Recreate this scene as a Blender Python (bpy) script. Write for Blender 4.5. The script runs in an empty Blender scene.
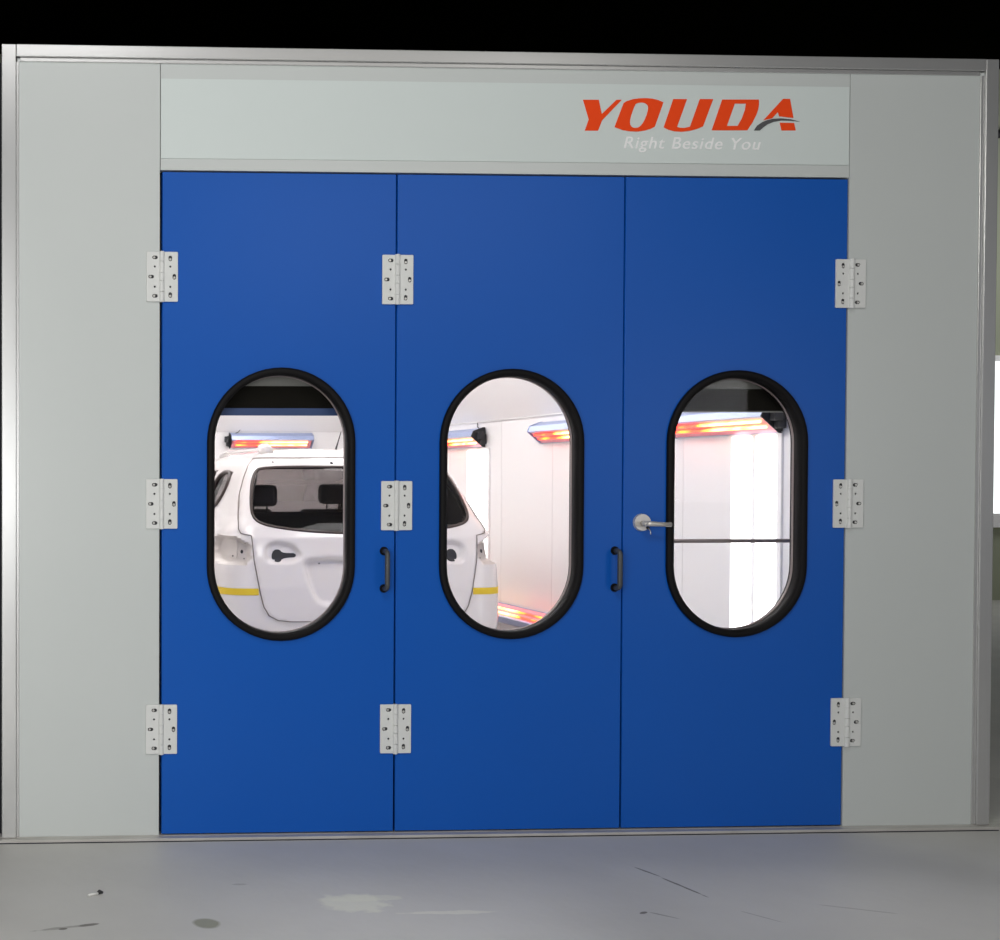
import bpy, bmesh, math, random
from mathutils import Vector, Matrix
random.seed(4)
C = bpy.context.scene.collection
PI = math.pi

# ------------------------------------------------------------------ materials
def principled(name, col, rough=.5, metal=0., **kw):
    m = bpy.data.materials.new(name); m.use_nodes = True
    b = m.node_tree.nodes['Principled BSDF']
    b.inputs['Base Color'].default_value = (*col, 1)
    b.inputs['Roughness'].default_value = rough
    b.inputs['Metallic'].default_value = metal
    for k, v in kw.items():
        b.inputs[k.replace('_', ' ')].default_value = v
    return m

def N(m, kind, **kw):
    n = m.node_tree.nodes.new(kind)
    for k, v in kw.items(): setattr(n, k, v)
    return n

def mottled(name, c1, c2, scale, rough=.5, metal=0., bump=0., stretch=(1, 1, 1), rough2=None, bscale=None, **kw):
    """base colour wandering between two near tones, optional fine bump"""
    m = principled(name, c1, rough, metal, **kw)
    L = m.node_tree.links; b = m.node_tree.nodes['Principled BSDF']
    tc = N(m, 'ShaderNodeTexCoord'); mp = N(m, 'ShaderNodeMapping'); mp.inputs['Scale'].default_value = stretch
    L.new(tc.outputs['Object'], mp.inputs['Vector'])
    nz = N(m, 'ShaderNodeTexNoise'); nz.inputs['Scale'].default_value = scale; nz.inputs['Detail'].default_value = 5
    L.new(mp.outputs['Vector'], nz.inputs['Vector'])
    mx = N(m, 'ShaderNodeMix', data_type='RGBA'); mx.inputs[6].default_value = (*c1, 1); mx.inputs[7].default_value = (*c2, 1)
    L.new(nz.outputs['Fac'], mx.inputs[0]); L.new(mx.outputs[2], b.inputs['Base Color'])
    if rough2 is not None:
        mr = N(m, 'ShaderNodeMapRange'); mr.inputs['To Min'].default_value = rough; mr.inputs['To Max'].default_value = rough2
        L.new(nz.outputs['Fac'], mr.inputs['Value']); L.new(mr.outputs['Result'], b.inputs['Roughness'])
    if bump:
        n2 = N(m, 'ShaderNodeTexNoise'); n2.inputs['Scale'].default_value = bscale or scale * 8; n2.inputs['Detail'].default_value = 3
        L.new(mp.outputs['Vector'], n2.inputs['Vector'])
        bp = N(m, 'ShaderNodeBump'); bp.inputs['Strength'].default_value = bump; bp.inputs['Distance'].default_value = .01
        L.new(n2.outputs['Fac'], bp.inputs['Height']); L.new(bp.outputs['Normal'], b.inputs['Normal'])
    return m

def emitter(name, col, strength):
    m = bpy.data.materials.new(name); m.use_nodes = True; nt = m.node_tree
    nt.nodes.remove(nt.nodes['Principled BSDF'])
    e = nt.nodes.new('ShaderNodeEmission'); e.inputs[0].default_value = (*col, 1); e.inputs[1].default_value = strength
    nt.links.new(e.outputs[0], nt.nodes['Material Output'].inputs[0]); return m

def glassy(name, tint, refl=1.0, rough=.02):
    """thin pane: clear transmission plus fresnel reflection"""
    m = bpy.data.materials.new(name); m.use_nodes = True; nt = m.node_tree; L = nt.links
    nt.nodes.remove(nt.nodes['Principled BSDF'])
    t = nt.nodes.new('ShaderNodeBsdfTransparent'); t.inputs[0].default_value = (*tint, 1)
    g = nt.nodes.new('ShaderNodeBsdfGlossy'); g.inputs['Roughness'].default_value = rough
    f = nt.nodes.new('ShaderNodeFresnel'); f.inputs['IOR'].default_value = 1.45
    mm = nt.nodes.new('ShaderNodeMath'); mm.operation = 'MULTIPLY'; mm.inputs[1].default_value = refl
    x = nt.nodes.new('ShaderNodeMixShader')
    L.new(f.outputs[0], mm.inputs[0]); L.new(mm.outputs[0], x.inputs[0]); L.new(t.outputs[0], x.inputs[1]); L.new(g.outputs[0], x.inputs[2])
    L.new(x.outputs[0], nt.nodes['Material Output'].inputs[0]); return m

M = {}
M['panel'] = mottled('panel_grey_white', (.64, .67, .655), (.60, .635, .62), 1.2, .32, bump=.02, bscale=6)
M['sign'] = mottled('sign_board', (.71, .775, .755), (.70, .765, .745), 2, .6)
M['blue'] = mottled('blue_paint', (.0045, .105, .50), (.0035, .096, .47), 1.3, .36, bump=.05, bscale=3.0, Specular_IOR_Level=.28)
M['alu'] = mottled('aluminium', (.74, .74, .73), (.68, .685, .68), 3, .27, .72, stretch=(1, 1, 1))
M['rail'] = mottled('dirty_rail', (.78, .76, .73), (.42, .40, .36), 5, .4, .3, stretch=(1, 4, 4))
M['dark'] = principled('dark_gap', (.004, .005, .012), .8)
M['rubber'] = mottled('black_rubber', (.004, .0035, .004), (.006, .005, .0055), 20, .6, Specular_IOR_Level=.2)
M['plastic'] = principled('hinge_plastic', (.76, .77, .75), .38)
M['hole'] = principled('hole_dark', (.03, .03, .035), .7)
M['screw'] = principled('screw_steel', (.72, .71, .68), .3, .5)
M['grip'] = mottled('grip_grey', (.075, .08, .085), (.055, .06, .065), 30, .42)
M['steel'] = mottled('brushed_steel', (.72, .69, .65), (.62, .59, .55), 25, .35, .45)
M['barmetal'] = principled('bar_metal', (.30, .25, .25), .35, .5)
M['glass'] = glassy('window_glass', (.98, .98, .98), .10)
M['orange'] = principled('sign_orange', (1, .075, .008), .6, Specular_IOR_Level=.2)
M['sgrey'] = principled('sign_grey', (.09, .09, .095), .5)
M['white'] = principled('sign_white', (1, 1, 1), .6)
M['inwall'] = mottled('booth_white', (.86, .845, .845), (.845, .83, .83), 1.5, .35)
M['infloor'] = mottled('booth_floor', (.5, .5, .5), (.42, .42, .42), 3, .5)
M['seam'] = principled('wall_seam', (.74, .72, .72), .6)
M['tube'] = emitter('light_tube', (1, 1, 1), 3.2)
M['ceilfill'] = emitter('ceiling_fill', (1, .985, .98), 8.6)  # glow of the unseen fill panels added inside the booth
M['housing'] = principled('lamp_housing', (.38, .45, .68), .35, .3)
M['reflector'] = principled('lamp_reflector', (.95, .36, .42), .35, .4)  # red glow of the heating tubes put into the pinkish base colour
def hot_material():
    # glowing filament: unevenly hot along its length
    m = bpy.data.materials.new('hot_element'); m.use_nodes = True; nt = m.node_tree; L = nt.links
    nt.nodes.remove(nt.nodes['Principled BSDF'])
    tc = nt.nodes.new('ShaderNodeTexCoord'); nz = nt.nodes.new('ShaderNodeTexNoise'); nz.inputs['Scale'].default_value = 3.5
    L.new(tc.outputs['Object'], nz.inputs['Vector'])
    cr = nt.nodes.new('ShaderNodeValToRGB'); e = cr.color_ramp.elements
    e[0].position = .40; e[0].color = (1, .05, .03, 1); e[1].position = .62; e[1].color = (1, .62, .25, 1)
    k = cr.color_ramp.elements.new(.5); k.color = (1, .25, .03, 1)
    em = nt.nodes.new('ShaderNodeEmission'); em.inputs[1].default_value = 5.5
    L.new(nz.outputs['Fac'], cr.inputs[0]); L.new(cr.outputs[0], em.inputs[0]); L.new(em.outputs[0], nt.nodes['Material Output'].inputs[0]); return m
M['hot'] = hot_material()
M['bracket'] = principled('black_bracket', (.02, .02, .022), .5)
M['shade'] = mottled('blind_black', (.014, .013, .010), (.008, .007, .006), 5, .9, Specular_IOR_Level=.05)
M['bgrey'] = principled('blind_grey', (.20, .20, .185), .6)
M['bblue'] = principled('blind_blue', (.035, .07, .19), .5)
M['car'] = mottled('car_white', (.82, .765, .745), (.80, .745, .725), 2, .22, Coat_Weight=.5)
M['socket'] = mottled('bare_socket', (.66, .60, .56), (.60, .545, .50), 14, .4)
M['tape'] = principled('yellow_tape', (.80, .56, .03), .6)
M['trimblack'] = principled('car_seal', (.045, .028, .024), .45)
M['cut'] = principled('shut_line', (.22, .18, .16), .7)
M['lining'] = principled('car_lining', (.05, .043, .04), .9)
M['carglass'] = glassy('car_glass', (.70, .67, .67), .5)
M['seat'] = mottled('seat_fabric', (.028, .026, .026), (.05, .047, .047), 30, .8)
M['tyre'] = principled('tyre', (.02, .02, .02), .8)
M['rim'] = principled('wheel_rim', (.5, .5, .5), .3, .8)
M['roof'] = mottled('hall_roof', (.0035, .004, .002), (.0006, .0008, .0005), .5, 1, Specular_IOR_Level=0.)
M['hallwall'] = mottled('hall_wall_green', (.40, .43, .31), (.34, .37, .27), .6, .8)
M['winbright'] = emitter('daylight_window', (.93, 1, .98), 1.6)
M['pink'] = principled('pink_banner', (.75, .22, .30), .6)
M['scrapw'] = principled('scrap_white', (.75, .75, .72), .6)
M['scrapd'] = principled('scrap_dark', (.03, .03, .03), .6)

# floor paint with its own stains
def floor_material():
    m = mottled('hall_floor_paint', (.69, .68, .645), (.57, .56, .535), 2.3, .42, bump=.12, rough2=.62, bscale=24, Specular_IOR_Level=.4)
    L = m.node_tree.links; b = m.node_tree.nodes['Principled BSDF']
    src = b.inputs['Base Color'].links[0].from_socket
    geo = N(m, 'ShaderNodeNewGeometry')
    wn = N(m, 'ShaderNodeTexNoise'); wn.inputs['Scale'].default_value = 14; wn.inputs['Detail'].default_value = 4
    L.new(geo.outputs['Position'], wn.inputs['Vector'])
    def blot(src, cx, cy, rx, ry, ang, col, amount, ragged):
        mp = N(m, 'ShaderNodeMapping', vector_type='TEXTURE')
        mp.inputs['Location'].default_value = (cx, cy, 0); mp.inputs['Rotation'].default_value = (0, 0, ang)
        mp.inputs['Scale'].default_value = (rx, ry, 1)
        L.new(geo.outputs['Position'], mp.inputs['Vector'])
        ln = N(m, 'ShaderNodeVectorMath', operation='LENGTH'); L.new(mp.outputs[0], ln.inputs[0])
        w = N(m, 'ShaderNodeMath', operation='MULTIPLY_ADD'); L.new(wn.outputs['Fac'], w.inputs[0]); w.inputs[1].default_value = ragged
        w.inputs[2].default_value = -ragged * .5
        s = N(m, 'ShaderNodeMath', operation='ADD'); L.new(ln.outputs['Value'], s.inputs[0]); L.new(w.outputs[0], s.inputs[1])
        r = N(m, 'ShaderNodeMapRange'); r.inputs['From Min'].default_value = 1.1; r.inputs['From Max'].default_value = .8
        r.inputs['To Max'].default_value = amount
        L.new(s.outputs[0], r.inputs['Value'])
        mx = N(m, 'ShaderNodeMix', data_type='RGBA'); L.new(r.outputs[0], mx.inputs[0]); L.new(src, mx.inputs[6]); mx.inputs[7].default_value = (*col, 1)
        return mx.outputs[2]
    seg = lambda x0, y0, x1, y1: ((x0+x1)/2, (y0+y1)/2, math.hypot(x1-x0, y1-y0)/2, math.atan2(y1-y0, x1-x0))
    src = blot(src, .835, -1.035, .047, .05, 0, (.30, .30, .22), .9, .3)
    src = blot(src, 1.40, -.85, .12, .10, .2, (.88, .88, .74), .55, 1.4)
    src = blot(src, 1.47, -.80, .13, .035, .1, (.86, .86, .72), .4, 1.2)
    src = blot(src, 1.70, -.965, .15, .02, 0, (.9, .88, .77), .55, 1.2)
    for x0, y0, x1, y1, wd, am in ((2.61, -.45, 2.66, -.62, .006, .8), (2.65, -.60, 2.695, -.835, .007, .85),
                                   (2.36, -1.01, 2.395, -.99, .008, .85), (2.395, -.99, 2.47, -1.07, .006, .5),
                                   (.25, -1.08, .47, -1.02, .010, .45), (.40, -1.04, .47, -1.02, .010, .7), (.33, -1.07, .36, -1.06, .008, .85),
                                   (2.72, -.99, 2.80, -1.12, .004, .4), (3.05, -.95, 3.25, -1.05, .006, .3), (1.0, -.62, 1.07, -.62, .01, .3)):
        cx, cy, h, a = seg(x0, y0, x1, y1)
        src = blot(src, cx, cy, h, wd, a, (.12, .11, .09), am, 1.8)
    L.new(src, b.inputs['Base Color'])
    return m
M['floor'] = floor_material()

# ------------------------------------------------------------------ mesh helpers
def link(name, bm, mat, parent=None, smooth=False, bev=0., seg=2):
    me = bpy.data.meshes.new(name)
    if bev:
        bmesh.ops.bevel(bm, geom=[e for e in bm.edges], offset=bev, segments=seg, affect='EDGES', profile=.5)
    bmesh.ops.recalc_face_normals(bm, faces=bm.faces[:]) if not getattr(bm, '_keep', False) else None
    bm.to_mesh(me); bm.free()
    if smooth:
        for p in me.polygons: p.use_smooth = True
    me.materials.append(mat if not isinstance(mat, str) else M[mat])
    o = bpy.data.objects.new(name, me); C.objects.link(o)
    if parent: o.parent = parent
    if smooth:
        pass
    return o

def box(bm, x0, x1, y0, y1, z0, z1):
    r = bmesh.ops.create_cube(bm, size=1)
    for v in r['verts']:
        v.co = Vector(((x0+x1)/2 + v.co.x*(x1-x0), (y0+y1)/2 + v.co.y*(y1-y0), (z0+z1)/2 + v.co.z*(z1-z0)))
    return r['verts']

def obox(name, dims, mat, parent=None, bev=0.):
    bm = bmesh.new(); box(bm, *dims); return link(name, bm, mat, parent, bev=bev)

def quadprism(bm, pts, axis, a, b):
    """polygon pts (2D) extruded along axis from a to b"""
    def P(p, t):
        if axis == 'y': return Vector((p[0], t, p[1]))
        if axis == 'x': return Vector((t, p[0], p[1]))
        return Vector((p[0], p[1], t))
    v0 = [bm.verts.new(P(p, a)) for p in pts]; v1 = [bm.verts.new(P(p, b)) for p in pts]
    n = len(pts)
    bm.faces.new(v0); bm.faces.new(list(reversed(v1)))
    for i in range(n):
        bm.faces.new((v0[i], v1[i], v1[(i+1) % n], v0[(i+1) % n]))

def plate(name, loops, y0, y1, mat, parent=None, bevel=0.):
    """flat plate in the XZ plane with holes; loops = [outer, hole, ...]"""
    cu = bpy.data.curves.new(name, 'CURVE'); cu.dimensions = '2D'; cu.fill_mode = 'BOTH'
    t = abs(y1-y0); cu.extrude = t/2 - bevel; cu.bevel_depth = bevel; cu.bevel_resolution = 1
    for lp in loops:
        s = cu.splines.new('POLY'); s.points.add(len(lp)-1); s.use_cyclic_u = True
        for i, p in enumerate(lp): s.points[i].co = (p[0], p[1], 0, 1)
    if bevel: cu.offset = -bevel
    tmp = bpy.data.objects.new(name, cu); C.objects.link(tmp)
    dg = bpy.context.evaluated_depsgraph_get()
    me = bpy.data.meshes.new_from_object(tmp.evaluated_get(dg))
    bpy.data.objects.remove(tmp); bpy.data.curves.remove(cu)
    me.transform(Matrix.Rotation(PI/2, 4, 'X')); me.transform(Matrix.Translation((0, (y0+y1)/2, 0)))
    me.materials.clear(); me.materials.append(M[mat])
    me.name = name
    o = bpy.data.objects.new(name, me); C.objects.link(o)
    if parent: o.parent = parent
    return o

def rect(x0, x1, z0, z1): return [(x0, z0), (x1, z0), (x1, z1), (x0, z1)]

def stadium(cx, cz, w, h, n=28):
    """racetrack outline; ends a touch flatter than a true half circle"""
    r = w/2; out = []
    for s, a0 in ((1, 0), (-1, PI)):
        for i in range(n+1):
            a = a0 + PI*i/n
            out.append((cx + r*math.cos(a), cz + s*(h/2 - r) + r*math.sin(a)))
    return out

def sweep_ring(path, prof, name, mat, parent, smooth=True):
    """closed path in XZ (list of (x,z)); prof = [(outward, y)] closed profile"""
    bm = bmesh.new(); n = len(path); rows = []
    for i in range(n):
        a = Vector(path[i-1]); b = Vector(path[(i+1) % n]); t = (b-a).normalized(); nr = Vector((t.y, -t.x))
        rows.append([bm.verts.new((path[i][0]+nr.x*o, y, path[i][1]+nr.y*o)) for o, y in prof])
    m = len(prof)
    for i in range(n):
        for j in range(m):
            bm.faces.new((rows[i][j], rows[(i+1) % n][j], rows[(i+1) % n][(j+1) % m], rows[i][(j+1) % m]))
    return link(name, bm, mat, parent, smooth)

def roundprof(w, y0, y1, n=6):
    """rounded-front profile: outward 0..w, front at y0, back at y1"""
    pr = [(0, y1)]; r = w/2
    for i in range(n+1):
        a = PI - PI*i/n
        pr.append((r + r*math.cos(a), y0 + r*.7 - r*.7*math.sin(a)))
    pr.append((w, y1)); return pr

def tube(bm, pts, r, n=10, cap=True):
    pts = [Vector(p) for p in pts]; rows = []; up = Vector((0, 0, 1)); prev = None
    for i, p in enumerate(pts):
        if i == 0: d = pts[1]-pts[0]
        elif i == len(pts)-1: d = pts[-1]-pts[-2]
        else: d = (pts[i+1]-p).normalized() + (p-pts[i-1]).normalized()
        d.normalize()
        if prev is None:
            a = up if abs(d.dot(up)) < .9 else Vector((1, 0, 0)); u = d.cross(a).normalized()
        else: u = (prev - d*prev.dot(d)).normalized()
        prev = u; w = d.cross(u); rr = r[i] if isinstance(r, (list, tuple)) else r
        rows.append([bm.verts.new(p + (u*math.cos(2*PI*k/n) + w*math.sin(2*PI*k/n))*rr) for k in range(n)])
    for a, b in zip(rows, rows[1:]):
        for k in range(n): bm.faces.new((a[k], a[(k+1) % n], b[(k+1) % n], b[k]))
    if cap: bm.faces.new(list(reversed(rows[0]))); bm.faces.new(rows[-1])

def otube(name, pts, r, mat, parent=None, n=12):
    bm = bmesh.new(); tube(bm, pts, r, n); return link(name, bm, mat, parent, True)

def disc(bm, cx, y0, y1, cz, r, n=20, r1=None):
    r1 = r if r1 is None else r1
    a = [bm.verts.new((cx+r1*math.cos(2*PI*k/n), y0, cz+r1*math.sin(2*PI*k/n))) for k in range(n)]
    b = [bm.verts.new((cx+r*math.cos(2*PI*k/n), y1, cz+r*math.sin(2*PI*k/n))) for k in range(n)]
    for k in range(n): bm.faces.new((a[k], a[(k+1) % n], b[(k+1) % n], b[k]))
    bm.faces.new(a); bm.faces.new(list(reversed(b)))

def tag(o, label, cat, group=None, kind=None):
    o['label'] = label; o['category'] = cat
    if group: o['group'] = group
    if kind: o['kind'] = kind
    return o

def thing(name, label, cat, loc=(0, 0, 0), group=None, kind=None):
    o = bpy.data.objects.new(name, None); C.objects.link(o); o.location = loc; o.empty_display_size = .1
    return tag(o, label, cat, group, kind)

def struct(o, label=None, cat=None):
    o['kind'] = 'structure'
    if label: o['label'] = label; o['category'] = cat
    return o

def copy_tree(o, parent=None):
    c = o.copy(); C.objects.link(c); c.parent = parent
    for ch in list(o.children): copy_tree(ch, c)
    return c

# ------------------------------------------------------------------ hall shell
bm = bmesh.new(); box(bm, -7, 17, -12, 10.2, -.1, 0)
struct(link('floor', bm, 'floor'), 'grey painted concrete hall floor with stains and scratches in front of the booth', 'floor')
struct(obox('ceiling', (-7, 17, -12, 10.2, 6.5, 6.7), 'roof'), 'unlit black roof high above the booth', 'ceiling')
struct(obox('wall_back', (-7, 17, 10, 10.2, 0, 6.5), 'hallwall'), 'pale green hall wall far behind the right edge of the booth', 'wall')
struct(obox('wall_left', (-7, -6.8, -6, 10.0, 0, 6.5), 'hallwall'), 'plain hall wall to the left of the booth', 'wall')
w = thing('window_1', 'bright daylight window in the green hall wall right of the booth', 'window', (13.6, 10, 2.0), kind='structure')
bm = bmesh.new(); box(bm, -1.06, 1.3, -.03, -.005, -.93, .93); link('window_pane', bm, 'winbright', w)
plate('window_frame', [rect(-1.14, 1.38, -1.10, 1.0), rect(-1.06, .1, -.93, .93), rect(.16, 1.3, -.93, .93)], -.09, 0, 'white', w)
tag(obox('banner', (12.78, 13.5, 9.86, 9.88, 1.08, 1.72), 'pink'), 'pink hanging sheet low in front of the bright hall window', 'banner')
tag(otube('conduit', [(11.5, 9.93, 5.62), (12.3, 9.93, 5.62), (12.5, 9.93, 5.66), (13.0, 9.93, 5.78), (16.9, 9.93, 5.78)], .05, 'bracket'), 'dark pipe run high on the green wall right of the booth', 'pipe')

# ------------------------------------------------------------------ booth shell
XL, XR, ZT = .170, 4.437, 3.304
struct(obox('wall_front_left', (.236, .829, 0, .05, .016, 3.25), 'panel'), 'tall grey-white booth panel left of the blue doors', 'wall panel')
struct(obox('wall_front_right', (3.791, 4.390, 0, .05, .016, 3.25), 'panel'), 'tall grey-white booth panel right of the blue doors', 'wall panel')
struct(obox('wall_front_top', (.832, 3.788, 0, .05, 2.797, 3.25), 'panel'), 'grey-white header panel above the three blue doors', 'wall panel')
bm = bmesh.new()                                     # dark joint backing behind the panel joints
for x in (.8305, 3.7895): box(bm, x-.03, x+.03, .051, .062, 2.80, 3.25)
struct(link('trim_1', bm, 'dark'), 'thin dark vertical joints beside the header panel', 'trim')

def channel(name, boxes, label, mat='alu', bev=.0025):
    bm = bmesh.new()
    for b in boxes: box(bm, *b)
    return struct(link(name, bm, mat, bev=bev), label, 'trim')
channel('trim_2', [(XL, .230, -.014, .06, .016, ZT), (.2302, .243, -.005, .0, .016, 3.236)], 'bright aluminium corner post along the left edge of the booth')
channel('trim_3', [(4.380, 4.437, -.014, .06, .016, ZT), (4.362, 4.3795, -.006, 0, .016, 3.236)], 'dull aluminium corner post along the right edge of the booth')
channel('trim_4', [(.2305, 4.3795, -.016, .06, 3.254, ZT), (.246, 4.361, -.006, .0, 3.236, 3.2535)], 'aluminium top channel across the booth front')
channel('trim_5', [(.10, 5.6, -.045, .12, 0, .0145), (.10, 5.6, -.004, .05, .0145, .0155)], 'dirty metal floor rail running under the blue doors', 'rail', 0)
obox('rail_foot_strip', (.10, 4.45, -.049, -.0455, 0, .0035), 'dark', bpy.data.objects['trim_5'])  # thin solid dark strip along the front foot of the rail
struct(obox('trim_6', (.12, .176, .062, .09, 0, 3.25), 'dark'), 'narrow dark joint at the left edge of the booth', 'trim')

# inner box of the booth
struct(obox('wall_booth_left', (XL, .25, .062, 8.0, 0, 3.25), 'inwall'), 'white inner side wall of the booth beyond the left door', 'wall')
bm = bmesh.new(); box(bm, 4.34, 4.437, .062, 8.0, 0, 3.25)
wr = struct(link('wall_right', bm, 'inwall'), 'white inner side wall of the booth seen through the middle and right doors', 'wall')
bm = bmesh.new()
for y in (1.12, 2.22, 3.1, 3.95, 4.85, 5.95, 6.9): box(bm, 4.3385, 4.3398, y, y+.006, .02, 1.97)
link('panel_joint', bm, 'seam', wr)
struct(obox('wall_rear', (.25, 4.34, 7.9, 8.0, 0, 3.25), 'inwall'), 'white end wall of the booth behind the car', 'wall')
struct(obox('ceiling_booth', (.25, 4.34, .062, 7.9, 2.85, 3.25), 'inwall'), 'white ceiling inside the booth', 'ceiling')
struct(obox('floor_booth', (.25, 4.34, .121, 7.9, 0, .008), 'infloor'), 'pale floor inside the booth under the car', 'floor')
bm = bmesh.new()
quadprism(bm, [(4.34, 1.98), (4.34, 2.0), (3.75, 2.85), (3.72, 2.85)], 'y', .08, 7.9)
quadprism(bm, [(.25, 1.98), (.25, 2.0), (.84, 2.85), (.87, 2.85)], 'y', .08, 7.9)
quadprism(bm, [(7.9, 1.98), (7.9, 2.0), (7.31, 2.85), (7.28, 2.85)], 'x', .25, 4.34)
struct(link('ceiling_cove', bm, 'inwall'), 'slanting white cove panels between the booth walls and ceiling', 'ceiling')
bm = bmesh.new()
box(bm, 4.328, 4.34, .08, 7.9, 1.972, 1.982); box(bm, .25, .262, .08, 7.9, 1.972, 1.982); box(bm, .25, 4.34, 7.888, 7.9, 1.985, 1.995)
struct(link('trim_7', bm, 'seam'), 'thin ledge line below the slanting panels inside the booth', 'trim')

# ------------------------------------------------------------------ doors
def hinge(parent, x, z, mirror=False):
    """white leaf hinge 133 x 207 mm, knuckle at x"""
    s = -1 if mirror else 1
    def slot(cx, cz, a, b, horiz, n=8):
        o = stadium(0, 0, b, a, n)
        return [(cx+q, cz+p) if horiz else (cx+p, cz+q) for p, q in o]
    big = [(-.030, .080, 1), (-.046, 0, 1), (-.030, -.080, 1), (.034, .076, 0), (.051, 0, 0), (.034, -.076, 0)]
    small = [(-.031, .042), (-.031, -.042), (.034, .042), (.034, -.042)]
    holes = [slot(x+s*cx, z+cz, .023, .0145, h) for cx, cz, h in big]
    holes += [[(x+s*cx+.0045*math.cos(a*PI/5), z+cz+.0045*math.sin(a*PI/5)) for a in range(10)] for cx, cz in small]
    rr = .004
    out = []
    for cx, cz, a0 in ((.066-rr, .1035-rr, 0), (-.066+rr, .1035-rr, 1), (-.066+rr, -.1035+rr, 2), (.066-rr, -.1035+rr, 3)):
        for i in range(4): a = (a0+i/3)*PI/2; out.append((x+cx+rr*math.cos(a), z+cz+rr*math.sin(a)))
    pl = plate('hinge', [out]+holes, -.0085, -.0008, 'plastic', parent, bevel=.0012)
    pl['label'] = 'white hinge'
    bm = bmesh.new()                                # knuckle: three barrels with fine gaps between them
    kx = x - s*.002
    for z0, z1 in ((-.105, -.064), (-.0625, -.0175), (-.016, .016), (.0175, .0625), (.064, .105)):
        tube(bm, [(kx, -.0095, z+z0), (kx, -.0095, z+z1)], .0105, 14)
    link('knuckle', bm, 'plastic', pl, False)
    bm = bmesh.new()                                # dark beds seen through the holes
    for cx, cz, h in big:
        a, b = (.013, .0085) if h else (.0085, .013)
        box(bm, x+s*cx-a, x+s*cx+a, -.0045, -.0003, z+cz-b, z+cz+b)
    for cx, cz in small: box(bm, x+s*cx-.006, x+s*cx+.006, -.0045, -.0003, z+cz-.006, z+cz+.006)
    link('hole_bed', bm, 'hole', pl)
    for cx, cz, h in big:                           # screw heads sit towards one end of each slot
        bm = bmesh.new(); dx, dz = (-.0035*s, 0) if h else (0, -.0035)
        disc(bm, x+s*cx+dx, -.0082, -.0042, z+cz+dz, .0055, 12, .0040)
        link('screw', bm, 'screw', pl)

def door(n, x0, x1, wcx, label, dw=0., dh=0.):
    z0, z1, wz = .021, 2.789, 1.404
    d = plate(f'door_{n}', [rect(x0, x1, z0, z1), stadium(wcx, wz, .590-dw, 1.110-dh)], 0.0, .05, 'blue', None, bevel=.0015)
    struct(d, label, 'door')
    fr = sweep_ring(stadium(wcx, wz, .568-dw, 1.088-dh), roundprof(.0295, -.020, .0), 'window_frame', 'rubber', d)
    fr['label'] = 'black rubber window frame'
    # inner lip stepping back to the glass
    sweep_ring(stadium(wcx, wz, .564-dw, 1.084-dh), [(0, .044), (0, -.010), (.008, -.014), (.012, .0), (.012, .044)], 'inner_lip', 'rubber', fr)
    sweep_ring(stadium(wcx, wz, .564-dw, 1.084-dh), [(-.003, .046), (-.003, .036), (.003, .034), (.003, .046)], 'glazing_bead', 'barmetal', fr)
    bm = bmesh.new(); lp = stadium(wcx, wz, .563-dw, 1.083-dh); f = bm.faces.new([bm.verts.new((a, .041, b)) for a, b in lp])
    r = bmesh.ops.extrude_face_region(bm, geom=[f]); 
    for v in [g for g in r['geom'] if isinstance(g, bmesh.types.BMVert)]: v.co.y += .0008
    link('window_glass', bm, 'glass', d)
    sweep_ring(stadium(wcx, wz, .572-dw, 1.092-dh), [(-.002, .050), (-.002, .062), (.033, .062), (.033, .050)], 'inner_frame', 'rubber', d)
    return d
D1 = door(1, .841, 1.827, 1.3425, 'left blue door leaf with the oval window showing the car rear')
D2 = door(2, 1.835, 2.808, 2.328, 'middle blue door leaf between the two side doors', .007, .003)
D3 = door(3, 2.8155, 3.784, 3.307, 'right blue door leaf with the silver lever handle', .013, .008)
# rubber seals closing the gaps
for d, xa, xb in ((D1, .829, .845), (D2, 1.822, 1.840), (D3, 2.803, 2.820)):
    obox('edge_seal', (xa, xb, .052, .060, .0165, 2.80), 'dark', d)
obox('edge_seal', (3.780, 3.792, .052, .060, .0165, 2.80), 'dark', D3)
bm = bmesh.new(); box(bm, .83, 3.79, .052, .06, 2.78, 2.80); box(bm, .83, 3.79, .052, .06, .0165, .026)
struct(link('trim_8', bm, 'dark'), 'dark seals along the top and bottom gaps of the blue doors', 'trim')

for z in (2.353, 1.407, .4625): hinge(D1, .8385, z)
for z in (2.348, 1.3985, .4555): hinge(D2, 1.834, z)
for z in (2.3445, 1.405, .466): hinge(D3, 3.797, z, True)

def pull(parent, x, zt):
    L, so, r = .158, .045, .0105
    pts = [(x, 0, zt)] + [(x, -so+.018*(1-math.sin(a)), zt-.018*(1-math.cos(a))) for a in [i*PI/10 for i in range(6)]]
    pts = [(x, 0.0, zt), (x, -so*.5, zt)]
    for i in range(6):
        a = i*PI/10; pts.append((x, -(so-.02)-.02*math.sin(a), zt-.02*(1-math.cos(a))))
    for i in range(6):
        a = PI/2-i*PI/10; pts.append((x, -(so-.02)-.02*math.sin(a), zt-L+.02*(1-math.cos(a))))
    pts += [(x, -so*.5, zt-L), (x, 0.0, zt-L)]
    h = otube('pull_handle', pts, r, 'grip', parent, 14); h['label'] = 'dark grey pull handle'
    for zz in (zt, zt-L):
        bm = bmesh.new(); disc(bm, x, -.007, 0.0, zz, .0185, 20, .016); link('mounting_collar', bm, 'rubber', h)
pull(D1, 1.783, 1.207); pull(D2, 2.779, 1.206)

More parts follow.
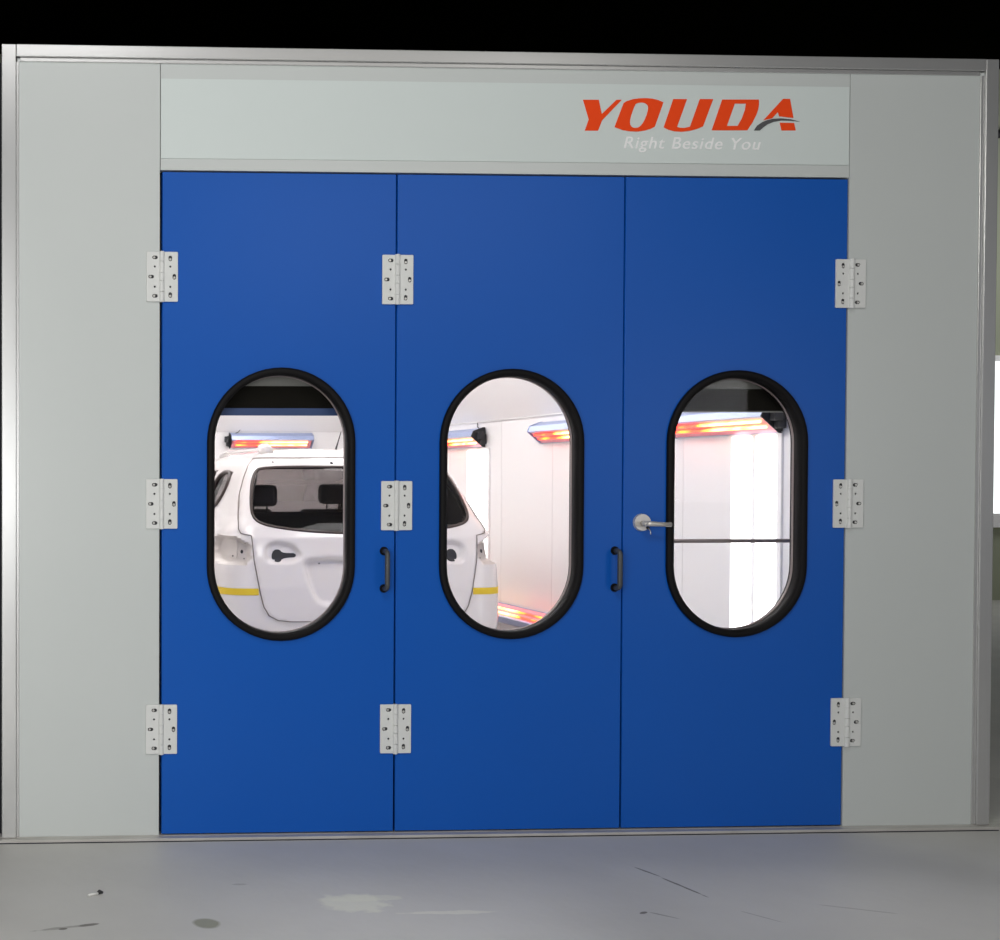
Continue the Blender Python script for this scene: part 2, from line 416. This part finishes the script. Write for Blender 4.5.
bm = bmesh.new(); disc(bm, 2.894, -.012, 0.0, 1.326, .038, 32, .035)
lv = link('lever_handle', bm, 'steel', D3); lv['label'] = 'silver lever handle'
otube('spindle', [(2.894, -.010, 1.322), (2.894, -.05, 1.322)], .0115, 'steel', lv)
bm = bmesh.new(); tube(bm, [(2.888, -.05, 1.322), (2.91, -.055, 1.3215), (2.94, -.056, 1.320), (2.992, -.056, 1.3175)], [.0115, .0115, .0098, .0098], 12); link('lever', bm, 'steel', lv, True)
bm = bmesh.new(); disc(bm, 2.915, -.015, -.0118, 1.304, .007, 12); link('key_cylinder', bm, 'hole', lv)
otube('key', [(2.916, -.014, 1.302), (2.917, -.03, 1.290), (2.917, -.032, 1.276)], .0022, 'screw', lv, 8)

pb = otube('panic_bar', [(2.90, .11, 1.2405), (3.72, .11, 1.2405)], .0085, 'barmetal', D3); pb['label'] = 'grey push bar crossing behind the window'
for x in (2.90, 3.72): obox('bar_arm', (x-.015, x+.015, .050, .125, 1.215, 1.266), 'barmetal', pb)

def blind(parent, x0, x1, zb, zs, zt, ztop, blue, label):
    b = obox('window_blind', (x0, x1, .066, .072, zs, zt), 'shade', parent); b['label'] = label
    obox('header_rail', (x0, x1, .064, .090, zt, ztop), 'bgrey', b)
    obox('bottom_rail', (x0, x1, .064, .076, zb, zs), blue, b)
blind(D1, 1.01, 1.675, 1.780, 1.811, 1.905, 1.96, 'bblue', 'black band across the window top with a blue lower edge')
blind(D3, 3.106, 3.63, 1.798, 1.804, 1.899, 1.96, 'bgrey', 'black band across the window top')

# ------------------------------------------------------------------ sign
BX, BZ = .833, 3.174
sg = thing('sign', 'long pale sign board with orange YOUDA lettering above the doors', 'sign', (BX, 0, 2.845))
sgb = plate('sign_board', [[(0, 0), (2.951, .004), (2.951, .335), (0, .329)]], -.004, -.0005, 'sign', sg)
def bp(px, py):                                       # board point: photograph-proportioned layout measured from the board's top left corner
    u = lerp_tab([(161, 0), (300, .584), (450, 1.221), (583, 1.791), (624, 1.968), (700, 2.297), (761, 2.563), (799, 2.729), (849, 2.949)], px); v = .329 + u*.002 - (py - 79 - (px-161)*8/688)*.004205
    return (u, v)
def poly(name, loops, mat):
    return plate(name, loops, -.0065, -.0042, mat, sg)
A_ = lambda pts: [bp(575+a/8.3333, 90+b/8.3333) for a, b in pts]
B_ = lambda pts: [bp(690+a/8.3333, 90+b/8.3333) for a, b in pts]
def lerp_tab(tab, z):
    if z <= tab[0][0]: return tab[0][1]
    for (a, va), (b, vb) in zip(tab, tab[1:]):
        if z <= b: t = (z-a)/(b-a); return va+(vb-va)*t
    return tab[-1][1]
def smooth(pts, it=2):
    for _ in range(it):
        q = []
        for i in range(len(pts)):
            a, b = pts[i], pts[(i+1) % len(pts)]
            q += [(a[0]*.75+b[0]*.25, a[1]*.75+b[1]*.25), (a[0]*.25+b[0]*.75, a[1]*.25+b[1]*.75)]
        pts = q
    return pts
poly('letter', [A_([(66, 84), (196, 84), (222, 202), (345, 84), (388, 84), (225, 255), (192, 340), (83, 340), (115, 245)])], 'orange')
poly('letter', [A_([(405, 110), (430, 95), (480, 79), (530, 72), (590, 70), (640, 74), (690, 86), (735, 105), (665, 308), (630, 326), (580, 340), (520, 348), (460, 346), (400, 336), (330, 310)]),
                A_(smooth([(515, 108), (585, 105), (620, 150), (560, 305), (480, 325), (448, 270), (495, 130)]))], 'orange')
poly('letter', [A_([(818, 78), (932, 78), (850, 310), (875, 317), (910, 319), (960, 308), (1040, 78), (1150, 78), (1068, 305), (1020, 326), (960, 342), (890, 350), (830, 346), (780, 333), (740, 313)])], 'orange')
poly('letter', [B_([(268, 82), (572, 82), (573, 125), (567, 165), (552, 210), (520, 275), (478, 338), (183, 338)]),
                B_([(372, 115), (466, 115), (458, 170), (435, 235), (398, 302), (308, 302)])], 'orange')
poly('letter', [B_([(775, 76), (832, 76), (862, 235), (745, 222), (733, 185), (685, 238), (612, 255)]), B_([(750, 275), (868, 278), (882, 340), (765, 340)])], 'orange')
poly('swoosh', [B_([(535, 340), (560, 300), (600, 272), (640, 255), (690, 243), (760, 239), (840, 247), (915, 266), (840, 259), (760, 257), (700, 268), (650, 288), (615, 312), (583, 340)])], 'sgrey')
cu = bpy.data.curves.new('slogan', 'FONT'); cu.body = 'Right Beside You'; cu.size = .062; cu.shear = .22; cu.extrude = .0008; cu.space_character = 1.12; cu.space_word = 1.0; cu.offset = .0004
tmp = bpy.data.objects.new('slogan', cu); C.objects.link(tmp)
me = bpy.data.meshes.new_from_object(tmp.evaluated_get(bpy.context.evaluated_depsgraph_get())); bpy.data.objects.remove(tmp)
xs = [v.co.x for v in me.vertices]; wx = max(xs)-min(xs)
hR = .046
ys = [v.co.y for v in me.vertices]
u0, v0 = bp(624, 148.3); u1, _ = bp(761, 148)
cap = max(ys)
me.transform(Matrix.Diagonal(((u1-u0)/wx, .0485/cap, 1, 1))); me.transform(Matrix.Translation((u0-min(xs)*(u1-u0)/wx, v0, 0)))
me.transform(Matrix.Rotation(PI/2, 4, 'X')); me.transform(Matrix.Translation((0, -.0055, 0)))
me.materials.clear(); me.materials.append(M['white'])
so = bpy.data.objects.new('slogan', me); C.objects.link(so); so.parent = sg; so['label'] = 'white slogan lettering'

# litter on the floor
t = thing('scrap', 'small white scrap with a dark tip lying on the floor at left', 'litter', (.49, -.72, 0))
t.rotation_euler.z = .45
bm = bmesh.new(); tube(bm, [(-.034, 0, .005), (-.012, .003, .006), (.008, 0, .005)], [.004, .0055, .005], 8); link('paper_piece', bm, 'scrapw', t, True)
bm = bmesh.new(); tube(bm, [(.007, 0, .006), (.017, .004, .009), (.030, .002, .005)], [.006, .008, .004], 8); link('dark_tip', bm, 'scrapd', t, True)

# ------------------------------------------------------------------ lamps inside the booth
def heater(name, label, length, bs=1):
    """wall-hung infrared drying lamp: local x along its length, +y to the wall, front faces -y and down"""
    t = thing(name, label, 'heat lamp', (0, 0, 0), 'infrared drying lamps on the booth walls')
    h = length/2
    bm = bmesh.new()
    quadprism(bm, [(-.115, .085), (-.10, .125), (-.02, .155), (0, .155), (0, 0), (-.01, 0), (-.012, .10), (-.075, .088), (-.10, .075)], 'x', -h, h)
    link('housing', bm, 'housing', t)
    bm = bmesh.new()
    quadprism(bm, [(-.098, .078), (-.075, .090), (-.0125, .099), (-.0105, .002), (-.016, .002)], 'x', -h+.01, h-.01)
    rf = link('reflector', bm, 'reflector', t)
    for k, (y, z) in enumerate(((-.088, .058), (-.055, .030))):
        bm = bmesh.new(); tube(bm, [(-h+.05, y, z), (h-.05, y, z)], .0075, 10); link('heating_tube', bm, 'hot', t, True)
    for s in (-1, 1):
        bm = bmesh.new(); quadprism(bm, [(-.12, .085), (-.10, .13), (-.02, .16), (0, .16), (0, -.004), (-.02, -.004)], 'x', s*h-.004+s*.006, s*h+.004+s*.006)
        link('end_plate', bm, 'bracket' if s == bs else 'housing', t)
    bm = bmesh.new()
    box(bm, *sorted((bs*(h+.012), bs*(h+.06))), -.075, -.03, .06, .12); box(bm, *sorted((bs*(h+.012), bs*(h+.04))), -.05, -.001, .02, .10)
    link('bracket', bm, 'bracket', t, bev=.004)
    otube('cable', [(bs*(h+.03), -.03, .12), (bs*h*.8, -.02, .165), (bs*h*.72, -.005, .20)], .004, 'bracket', t, 6)
    return t
def place(t, loc, rz): t.location = loc; t.rotation_euler.z = rz
L1 = heater('infrared_heater', 'glowing infrared lamp above the car roof in the left door window', .84, -1)
place(L1, (3.19, 7.895, 1.815), 0)
L1b = heater('infrared_heater', 'glowing infrared lamp at the far left of the middle window, beside a black bracket', 1.0)
place(L1b, (4.335, 5.68, 1.77), -PI/2)
L2 = copy_tree(L1b); L2['label'] = 'glowing infrared lamp at the right edge of the middle window'; place(L2, (4.335, 3.60, 1.77), -PI/2)
L3 = copy_tree(L1b); L3['label'] = 'glowing infrared lamp in the right door window, above two light tubes'; place(L3, (4.335, 1.78, 1.755), -PI/2)
L4 = copy_tree(L1b); L4['label'] = 'glowing infrared lamp low on the wall behind the car bumper'; L4.scale.x = 1.5; L4.location = (4.335, 4.47, .51); L4.rotation_euler = (PI, 0, PI/2)

def light_panel(y, label):
    t = thing('wall_light', label, 'light', (4.34, y, 1.2), 'upright wall lights in the booth')
    plate_ = bmesh.new()
    box(plate_, -.012, 0, -.235, .235, -.76, .56); link('backplate', plate_, 'inwall', t)
    for s in (-1, 1):
        bm = bmesh.new(); quadprism(bm, [(-.0121, s*.11-.088), (-.03, s*.11-.07), (-.036, s*.11), (-.03, s*.11+.07), (-.0121, s*.11+.088)], 'z', -.74, .54)
        link('light_tube', bm, 'tube', t)
    return t
light_panel(1.505, 'pair of bright upright tubes under the lamp in the right door window')
light_panel(5.31, 'pair of bright upright tubes beyond the car in the middle window')
for x in (1.45, 3.1):  # unseen panels, added only to brighten the booth interior
    for y in (1.6, 4.0, 6.3):
        t = thing('fill_panel', 'unseen fill panel added on the ceiling to brighten the booth', 'light', (x, y, 2.85), 'added fill panels on the booth ceiling')
        obox('frame', (-.32, .32, -.75, .75, -.03, 0), 'white', t); obox('diffuser', (-.29, .29, -.72, .72, -.035, -.0301), 'ceilfill', t)

# ------------------------------------------------------------------ the car
XC = 2.635
W_ = [(.22, .88), (.4, .945), (.6, .965), (.9, .955), (1.0, .94), (1.1, .915), (1.17, .885), (1.25, .825), (1.4, .765), (1.52, .715), (1.6, .67), (1.65, .62), (1.685, .54)]
R_ = [(.22, 3.02), (.4, 2.95), (.55, 2.93), (.8, 2.93), (1.0, 2.945), (1.12, 2.965), (1.2, 3.0), (1.4, 3.14), (1.56, 3.27), (1.63, 3.35), (1.66, 3.42), (1.685, 3.55)]
F_ = [(.22, 7.0), (.45, 7.12), (.7, 7.1), (.85, 7.0), (.95, 6.85), (1.02, 6.55), (1.10, 6.05), (1.14, 5.95), (1.3, 5.68), (1.5, 5.35), (1.6, 5.15), (1.66, 4.95), (1.685, 4.7)]
NE = 14.
def inside(p, poly):
    x, y = p; c = False; j = len(poly)-1
    for i in range(len(poly)):
        a, b = poly[i], poly[j]
        if (a[1] > y) != (b[1] > y) and x < (b[0]-a[0])*(y-a[1])/(b[1]-a[1])+a[0]: c = not c
        j = i
    return c
def edge_dist(p, poly):
    d = 9
    for i in range(len(poly)):
        a = Vector(poly[i]); b = Vector(poly[(i+1) % len(poly)]); q = Vector(p); e = b-a
        t = max(0, min(1, (q-a).dot(e)/max(e.dot(e), 1e-9))); d = min(d, (q-a-e*t).length)
    return d
def mir(half): return half + [(-u, z) for u, z in reversed(half)]
GLASS = smooth(mir([(0, 1.590), (-.60, 1.588), (-.655, 1.55), (-.705, 1.40), (-.725, 1.255), (-.66, 1.205), (-.45, 1.172), (-.2, 1.155), (0, 1.152)]), 2)
GATE = mir([(0, 1.652), (-.66, 1.650), (-.70, 1.58), (-.765, 1.37), (-.815, 1.18), (-.805, 1.15), (-.745, 1.137), (-.735, .98), (-.70, .78), (-.675, .68), (-.64, .62), (-.58, .588), (-.5, .58), (0, .578)])
SOCK = smooth([(-.752, 1.125), (-1.12, 1.135), (-1.20, 1.06), (-1.10, .975), (-.90, .945), (-.748, .945)], 1)
HAND = smooth([(-.655, 1.10), (-.50, 1.10), (-.42, 1.03), (-.43, .965), (-.62, .955), (-.665, .98)], 2)
PLATE = smooth(mir([(0, 1.0), (-.37, .995), (-.415, .96), (-.39, .85), (-.34, .72), (-.27, .675), (0, .668)]), 1)
def depth(u, z):
    u = -abs(u); d = 0
    if .9 < z < 1.2 and u < -.7 and inside((u, z), SOCK): d += .06*min(1, edge_dist((u, z), SOCK)/.02)
    if .93 < z < 1.12 and inside((u, z), HAND): d += .035*min(1, edge_dist((u, z), HAND)/.016)
    if .65 < z < 1.02 and inside((u, z), PLATE): d += .040*min(1, edge_dist((u, z), PLATE)/.022)
    if inside((u, z), GATE): d -= .006
    return d
KE = .985; ME = (1-KE**NE)**(1/NE)
def spt(kind, s, z, off=0., disp=True):
    """surface point. rear/front: s = lateral fraction; left/right: s = lengthwise fraction"""
    w = lerp_tab(W_, z); r = lerp_tab(R_, z); f = lerp_tab(F_, z); b = (f-r)/2; yc = (f+r)/2
    if kind in 'RF':
        k = s; m = (1-abs(k)**NE)**(1/NE)*(-1 if kind == 'R' else 1); u = w*k
    else:
        m = max(-.999, min(.999, s)); k = (1-abs(m)**NE)**(1/NE)*(-1 if kind == 'L' else 1); u = math.copysign(w*KE + (m+ME)*b, k)
    nx = math.copysign(abs(k)**(NE-1), k)/w; ny = math.copysign(abs(m)**(NE-1), m)/b; l = math.hypot(nx, ny); nx /= l; ny /= l
    d = off
    if disp and m < 0: d -= depth(u, z)
    return Vector((XC+w*k+nx*d, yc+b*m+ny*d, z)), u
def crown(kk): return kk
kr = [-KE + 2*KE*i/132 for i in range(133)]
ms = [-ME + 2*ME*i/110 for i in range(111)]
kf = [KE - 2*KE*i/40 for i in range(41)]
cols = [('R', k) for k in kr] + [('X', m) for m in ms[1:-1]] + [('F', k) for k in kf] + [('L', m) for m in reversed(ms[1:-1])]
zl = []
z = .22
while z < 1.685: zl.append(z); z += .035 if z < .56 else .0125
zl.append(1.685)
def col_pt(c, z, off, disp=True):
    kd, s = c
    if kd == 'X': return spt('X', s, z, off, disp)
    return spt(kd, s, z, off, disp)
_old = spt
SIDEW = [(3.72, 4.22, 1.29, 1.555), (4.36, 5.02, 1.24, 1.575), (5.13, 5.62, 1.24, 1.56)]
def leaf(y, z):
    for i, (a, b, z0, z1) in enumerate(SIDEW):
        if a <= y <= b and z0 <= z <= z1:
            if i == 0:
                t = (y-a)/(b-a); h = (z-z0)/(z1-z0)
                if t < .35*(1-h)**2+.25*max(0, h-.7)+.05: return False
            if i == 2 and z > 1.56 - (y-5.32)*.9: return False
            return True
    return False
def cls(kd, co, u, z):
    if kd == 'R' and inside((u, z), GLASS): return 'rear_glass'
    if kd == 'F' and abs(co.x-XC) < .56+.10*(1.6-z)/.45 and 1.16 < z < 1.58: return 'windshield'
    if kd in 'XL' and leaf(co.y, z): return 'side_glass'
    if kd == 'R' and inside((u, z), GATE): return 'tailgate'
    if kd in 'RXL' and co.y < 3.8 and inside((-abs(u), z), SOCK): return 'light_socket'
    return 'body'
def car_shell(off, wanted, disp, zmin=0., roof=True):
    grid = [[col_pt(c, z, off, disp) for c in cols] for z in zl if z >= zmin]; zz = [z for z in zl if z >= zmin]
    bms = {w: bmesh.new() for w in wanted}; caches = {w: {} for w in wanted}
    def V(w, i, j):
        key = (i, j); c = caches[w]
        if key not in c: c[key] = bms[w].verts.new(grid[i][j][0])
        return c[key]
    n = len(cols)
    for i in range(len(zz)-1):
        for j in range(n):
            j2 = (j+1) % n
            kd = cols[j][0] if cols[j][0] == cols[j2][0] else (cols[j][0] if cols[j][0] in 'XL' else cols[j2][0])
            co = (grid[i][j][0]+grid[i+1][j2][0])/2; u = (grid[i][j][1]+grid[i+1][j2][1])/2 if cols[j][0] == cols[j2][0] else grid[i][j][1]
            w = cls(kd, co, u, (zz[i]+zz[i+1])/2)
            if w not in bms:
                if w in ('tailgate', 'light_socket') and 'body' in bms and not disp: w = 'body'
                else: continue
            bms[w].faces.new((V(w, i, j), V(w, i, j2), V(w, i+1, j2), V(w, i+1, j)))
    if roof and 'body' in bms:
        bm = bms['body']; i = len(zz)-1; prev = [V('body', i, j) for j in range(n)]
        cy = sum(v.co.y for v in prev)/n
        for sc, dz in ((.9, .012), (.7, .026), (.4, .035), (.1, .038)):
            cur = [bm.verts.new((XC+(v0.x-XC)*sc, cy+(v0.y-cy)*sc, v0.z+dz)) for v0 in [grid[i][j][0] for j in range(n)]]
            for j in range(n): bm.faces.new((prev[j], prev[(j+1) % n], cur[(j+1) % n], cur[j]))
            prev = cur
        bm.faces.new(prev)
    return bms
def pieces(bm):
    """the loose pieces of a bmesh, each as its own"""
    seen = set(); out = []
    bm.verts.ensure_lookup_table()
    for v in bm.verts:
        if v in seen: continue
        st = [v]; seen.add(v); grp = []
        while st:
            a = st.pop(); grp.append(a)
            for e in a.link_edges:
                b = e.other_vert(a)
                if b not in seen: seen.add(b); st.append(b)
        nb = bmesh.new(); mp = {a: nb.verts.new(a.co) for a in grp}
        for f in {f for a in grp for f in a.link_faces}: nb.faces.new([mp[x] for x in f.verts])
        out.append(nb)
    bm.free(); return out
car = thing('car', 'white car with bare tailgate and lamp sockets, parked inside the booth', 'car', (XC, 5.0, .008))
inv = Matrix.Translation((-XC, -5.0, -.008))
def carpart(name, bm, mat, parent=car, smooth=True, bev=0):
    if parent is car:
        bmesh.ops.transform(bm, matrix=inv, verts=bm.verts[:])
        return link(name, bm, mat, parent, smooth, bev)
    bmesh.ops.transform(bm, matrix=inv, verts=bm.verts[:])
    return link(name, bm, mat, parent, smooth, bev)
sh = car_shell(0, ['body', 'tailgate', 'light_socket', 'rear_glass', 'side_glass', 'windshield'], True)
body = carpart('body', sh['body'], 'car')
gate = carpart('tailgate', sh['tailgate'], 'car'); gate['label'] = 'white tailgate without fittings'
sks = []
for b_ in pieces(sh['light_socket']):
    if len(b_.faces) < 20: b_.free(); continue
    sk = carpart('lamp_socket', b_, 'socket'); sk['label'] = 'empty tail lamp socket'; sks.append(sk)
sks.sort(key=lambda o: sum(v.co.x for v in o.data.vertices)/len(o.data.vertices))
rg = carpart('rear_window', sh['rear_glass'], 'carglass', gate)
for b_ in pieces(sh['side_glass']): carpart('side_window', b_, 'carglass')
carpart('windshield', sh['windshield'], 'carglass')
ln = car_shell(-.045, ['body'], False, 1.17)
carpart('lining', ln['body'], 'lining')
def rear_pt(u, z, off):
    w = lerp_tab(W_, z); k = max(-.985, min(.985, u/w)); return spt('R', k, z, off)[0]
def ribbon(path, wid, off, closed=True, th=.004):
    """flat strip following the rear surface along (u,z) path"""
    bm = bmesh.new(); n = len(path); rows = []
    for i in range(n):
        a = Vector(path[i-1] if (closed or i) else path[0]); b = Vector(path[(i+1) % n] if (closed or i < n-1) else path[-1])
        t = (b-a).normalized(); nn = Vector((-t.y, t.x))*wid/2; p = Vector(path[i])
        rows.append([bm.verts.new(rear_pt(*(p+nn*s), off+o)) for s, o in ((-1, -.006), (-.8, 0), (.8, 0), (1, -.006))])
    for i in range(n if closed else n-1):
        for j in range(3): bm.faces.new((rows[i][j], rows[i][j+1], rows[(i+1) % n][j+1], rows[(i+1) % n][j]))
    return bm
def dense(path, closed=True, step=.02):
    out = []
    n = len(path)
    for i in range(n if closed else n-1):
        a = Vector(path[i]); b = Vector(path[(i+1) % n]); m = max(1, int((b-a).length/step))
        out += [tuple(a+(b-a)*t/m) for t in range(m)]
    if not closed: out.append(path[-1])
    return out
carpart('window_seal', ribbon(dense(GLASS), .018, .004), 'trimblack', gate)
carpart('shut_line', ribbon(dense(GATE), .006, .0075), 'cut', gate)
# frosted frit edge inside the glass, wiper-side
def surf_patch(poly, off, n=1):
    bm = bmesh.new(); us = [p[0] for p in poly]; zs = [p[1] for p in poly]
    cu_, cz_ = sum(us)/len(us), sum(zs)/len(zs); c = bm.verts.new(rear_pt(cu_, cz_, off))
    vs = [bm.verts.new(rear_pt(u, z, off)) for u, z in poly]
    for i in range(len(vs)): bm.faces.new((c, vs[i], vs[(i+1) % len(vs)]))
    return bm
for s in (-1, 1):                                     # black openings in the handle recesses
    key = [(-.600, 1.045), (-.56, 1.048), (-.545, 1.028), (-.51, 1.023), (-.455, 1.023), (-.452, .995), (-.51, .993), (-.545, .985), (-.56, .965), (-.60, .967), (-.618, 1.0)]
    carpart('opening', surf_patch([(u*-s, z) for u, z in smooth(key, 1)], .0015), 'hole', gate)
    for u, z, r in ((-.82, 1.03, .013), (-.80, .985, .005), (-.90, 1.0, .005), (-.79, 1.08, .006)):
        pts = [((u+r*math.cos(a*PI/6))*-s, z+r*math.sin(a*PI/6)) for a in range(12)]
        carpart('bolt_hole', surf_patch(pts, .003), 'hole', sks[0 if s == 1 else -1])
    # curved rims inside the sockets
    bm = ribbon(dense([(-.875*-s, 1.105), (-.862*-s, 1.05), (-.872*-s, .99)], False), .012, .010, False); carpart('socket_rib', bm, 'socket', sks[0 if s == 1 else -1])
for u, z in ((-.035, .985), (.035, .985), (-.12, 1.613), (-.52, 1.62), (.3, 1.613), (-.3, .955), (-.15, .8)):
    r = .012 if abs(z-1.613) < .001 or z == .985 else .006
    carpart('plug_hole', surf_patch([(u+r*math.cos(a*PI/6), z+r*.8*math.sin(a*PI/6)) for a in range(12)], .003), 'hole', gate)
# yellow tape either side of the tailgate
for s in (-1, 1):
    bm = bmesh.new(); rows = []
    pts = []
    for i in range(14):
        u = -.706 - i*(.941-.706)/13; pts.append(u)
    for u in pts: rows.append([bm.verts.new(rear_pt(u*-s, z_, .003)) for z_ in (.752, .765, .780, .796)])
    w_, r_ = .93, 2.93
    for m in (-.885, -.878, -.87, -.85, -.82, -.78):
        rows.append([bm.verts.new(spt('L' if s == 1 else 'X', m, z_, .003)[0]) for z_ in (.752, .765, .780, .796)])
    for a, b in zip(rows, rows[1:]):
        for j in range(3): bm.faces.new((a[j], a[j+1], b[j+1], b[j]))
    tp = carpart('masking_tape', bm, 'tape'); tp['label'] = 'yellow masking tape strip'
# roof rails, antenna, side window seals
for s in (-1, 1):
    x = XC+s*.50
    bm = bmesh.new(); tube(bm, [(x, 3.58, 1.685), (x, 3.63, 1.708), (x, 3.72, 1.722), (x, 3.85, 1.712), (x, 4.9, 1.712), (x, 5.1, 1.68)], [.048, .045, .036, .013, .013, .03], 10)
    carpart('roof_rail', bm, 'car')
bm = bmesh.new(); tube(bm, [(XC+.03, 3.75, 1.70), (XC+.045, 3.73, 1.77), (XC+.06, 3.71, 1.84)], [.009, .004, .003], 8); carpart('antenna', bm, 'bracket')
for side in 'LX':
    for i, (a, b, z0, z1) in enumerate(SIDEW):
        pth = [(a+(.06 if i == 0 else .0), z1), ((b, z1) if i < 2 else (b-.25, z1)), (b, z0), (a+(.18 if i == 0 else 0), z0)] + ([(a+.02, z0+.12)] if i == 0 else [])

        pth = dense(smooth(pth, 2), True, .03); q = []
        for y, z in pth:
            r = lerp_tab(R_, z); f = lerp_tab(F_, z); m = min(.80, (y-(f+r)/2)/((f-r)/2)); q.append(spt(side, m, z, .001)[0])
        bm = bmesh.new(); q.append(q[0]); q.append(q[1]); tube(bm, q, .017, 8, False); carpart('window_surround', bm, 'trimblack')
# wheels and arches
for sx in (-1, 1):
    for y in (3.78, 6.32):
        wl = bmesh.new(); x = XC+sx*.80; n = 28; prof = [(-.11, .20), (-.11, .30), (-.085, .335), (.085, .335), (.11, .30), (.11, .20)]
        rows = [[wl.verts.new((x+px, y+pr*math.cos(2*PI*k/n), .347+pr*math.sin(2*PI*k/n))) for px, pr in prof] for k in range(n)]
        for k in range(n):
            for j in range(len(prof)): wl.faces.new((rows[k][j], rows[k][(j+1) % 6], rows[(k+1) % n][(j+1) % 6], rows[(k+1) % n][j]))
        wheel = carpart('wheel', wl, 'tyre')
        rb = bmesh.new(); a = sx*.09
        for k in range(5):
            an = 2*PI*k/5; tube(rb, [(x+a, y, .347), (x+a*.95, y+.2*math.cos(an), .347+.2*math.sin(an))], [.035, .022], 8)
        tube(rb, [(x+a*.6, y, .347), (x+a*1.1, y, .347)], .05, 14)
        carpart('rim', rb, 'rim', wheel)
        ab = bmesh.new(); q = [(XC+sx*.925, y+.40*math.cos(t*PI/16), .34+.40*math.sin(t*PI/16)) for t in range(17)]; tube(ab, q, .022, 8); carpart('wheel_arch', ab, 'car')
# seats seen through the rear glass
def seat(x, y, w, hd=True):
    bm = bmesh.new()
    quadprism(bm, [(y, .60), (y+.14, .60), (y+.02, 1.26), (y-.08, 1.26)], 'x', x-w/2, x+w/2)
    s = carpart('seat', bm, 'seat', smooth=False, bev=.03)
    for hx in ([x] if hd else [x-w*.33, x+w*.33]):
        bm = bmesh.new(); box(bm, hx-.12, hx+.12, y-.10, y+.0, 1.30, 1.46); carpart('headrest', bm, 'seat', s, False, .035)
        
        for d in (-.05, .05):
            bm = bmesh.new(); tube(bm, [(hx+d, y-.03, 1.22), (hx+d, y-.045, 1.34)], .007, 6); carpart('headrest_post', bm, 'bracket', s)
seat(XC, 4.2, 1.25, False); seat(XC-.38, 5.05, .52); seat(XC+.38, 5.05, .52)
bm = bmesh.new(); box(bm, XC-.65, XC+.65, 5.95, 6.2, .75, 1.10); carpart('dashboard', bm, 'seat', smooth=False, bev=.04)
bm = bmesh.new(); box(bm, XC-.66, XC+.66, 3.12, 5.9, .50, .56); carpart('cabin_floor', bm, 'seat', smooth=False)
bm = bmesh.new(); box(bm, XC-.62, XC+.62, 3.10, 4.1, 1.02, 1.05); carpart('parcel_shelf', bm, 'lining', smooth=False)

# ------------------------------------------------------------------ light
def area(name, loc, target, size, power, col=(1, 1, 1), sy=None):
    l = bpy.data.lights.new(name, 'AREA'); l.energy = power; l.color = col; l.size = size
    if sy: l.shape = 'RECTANGLE'; l.size_y = sy
    o = bpy.data.objects.new(name, l); C.objects.link(o); o.location = loc
    o.rotation_euler = (Vector(target)-Vector(loc)).to_track_quat('-Z', 'Y').to_euler(); o['kind'] = 'helper'; return o
area('daylight_door', (-1.1, -4.2, 1.7), (.9, 0, 1.3), 2.2, 80, (1, .995, .98), 3.0)
area('floor_fill', (.7, -4.4, 6.2), (1.7, -1.2, 0), 2.2, 128, (1, .99, .98))  # added overhead fill that brightens the floor, no fixture of the hall
area('hall_lamp', (3.4, -8, 4.1), (1.4, 0, 2.5), .8, 30, (1, .98, .93))
area('hall_lamp', (5.6, -8, 4.5), (2.3, 0, 2.6), .9, 26, (1, .98, .93))
area('hall_window', (7.6, -8, 1.9), (3.0, 0, 1.6), 1.3, 34, (.95, .95, 1.0))
area('hall_window', (.5, -8.6, 1.4), (.5, 0, 1.4), 1.0, 14)
area('hall_back_light', (13.0, 7.5, 4.5), (13, 10, 3), 2.0, 42)  # unseen area light aimed at the green back wall
wd = bpy.data.worlds.new('World'); bpy.context.scene.world = wd; wd.use_nodes = True
wd.node_tree.nodes['Background'].inputs[0].default_value = (.93, .96, 1.0, 1); wd.node_tree.nodes['Background'].inputs[1].default_value = .08

# ------------------------------------------------------------------ camera
cam = bpy.data.cameras.new('camera'); co = bpy.data.objects.new('camera', cam); C.objects.link(co)
rt = Vector((.99888929, -.0471185825, -.000162310653)); up = Vector((.00100018, .0177591, .99984179)); fw = Vector((.04710825, .99873142, -.0177865))
rt.normalize(); fw.normalize(); up = rt.cross(fw)
mt = Matrix((rt, up, -fw)).transposed().to_4x4(); mt.translation = Vector((0, -5.4, 1.52)); co.matrix_world = mt
cam.sensor_fit = 'HORIZONTAL'; cam.sensor_width = 36; cam.lens = 1300/1000*36
cam.shift_x = (500-22.042)/1000; cam.shift_y = (499.99-470)/1000
cam.clip_start = .05; cam.clip_end = 100
sc = bpy.context.scene; sc.camera = co
sc.view_settings.view_transform = 'Standard'; sc.view_settings.look = 'None'; sc.view_settings.gamma = 1; sc.view_settings.exposure = .08; sc.view_settings.use_curve_mapping = False
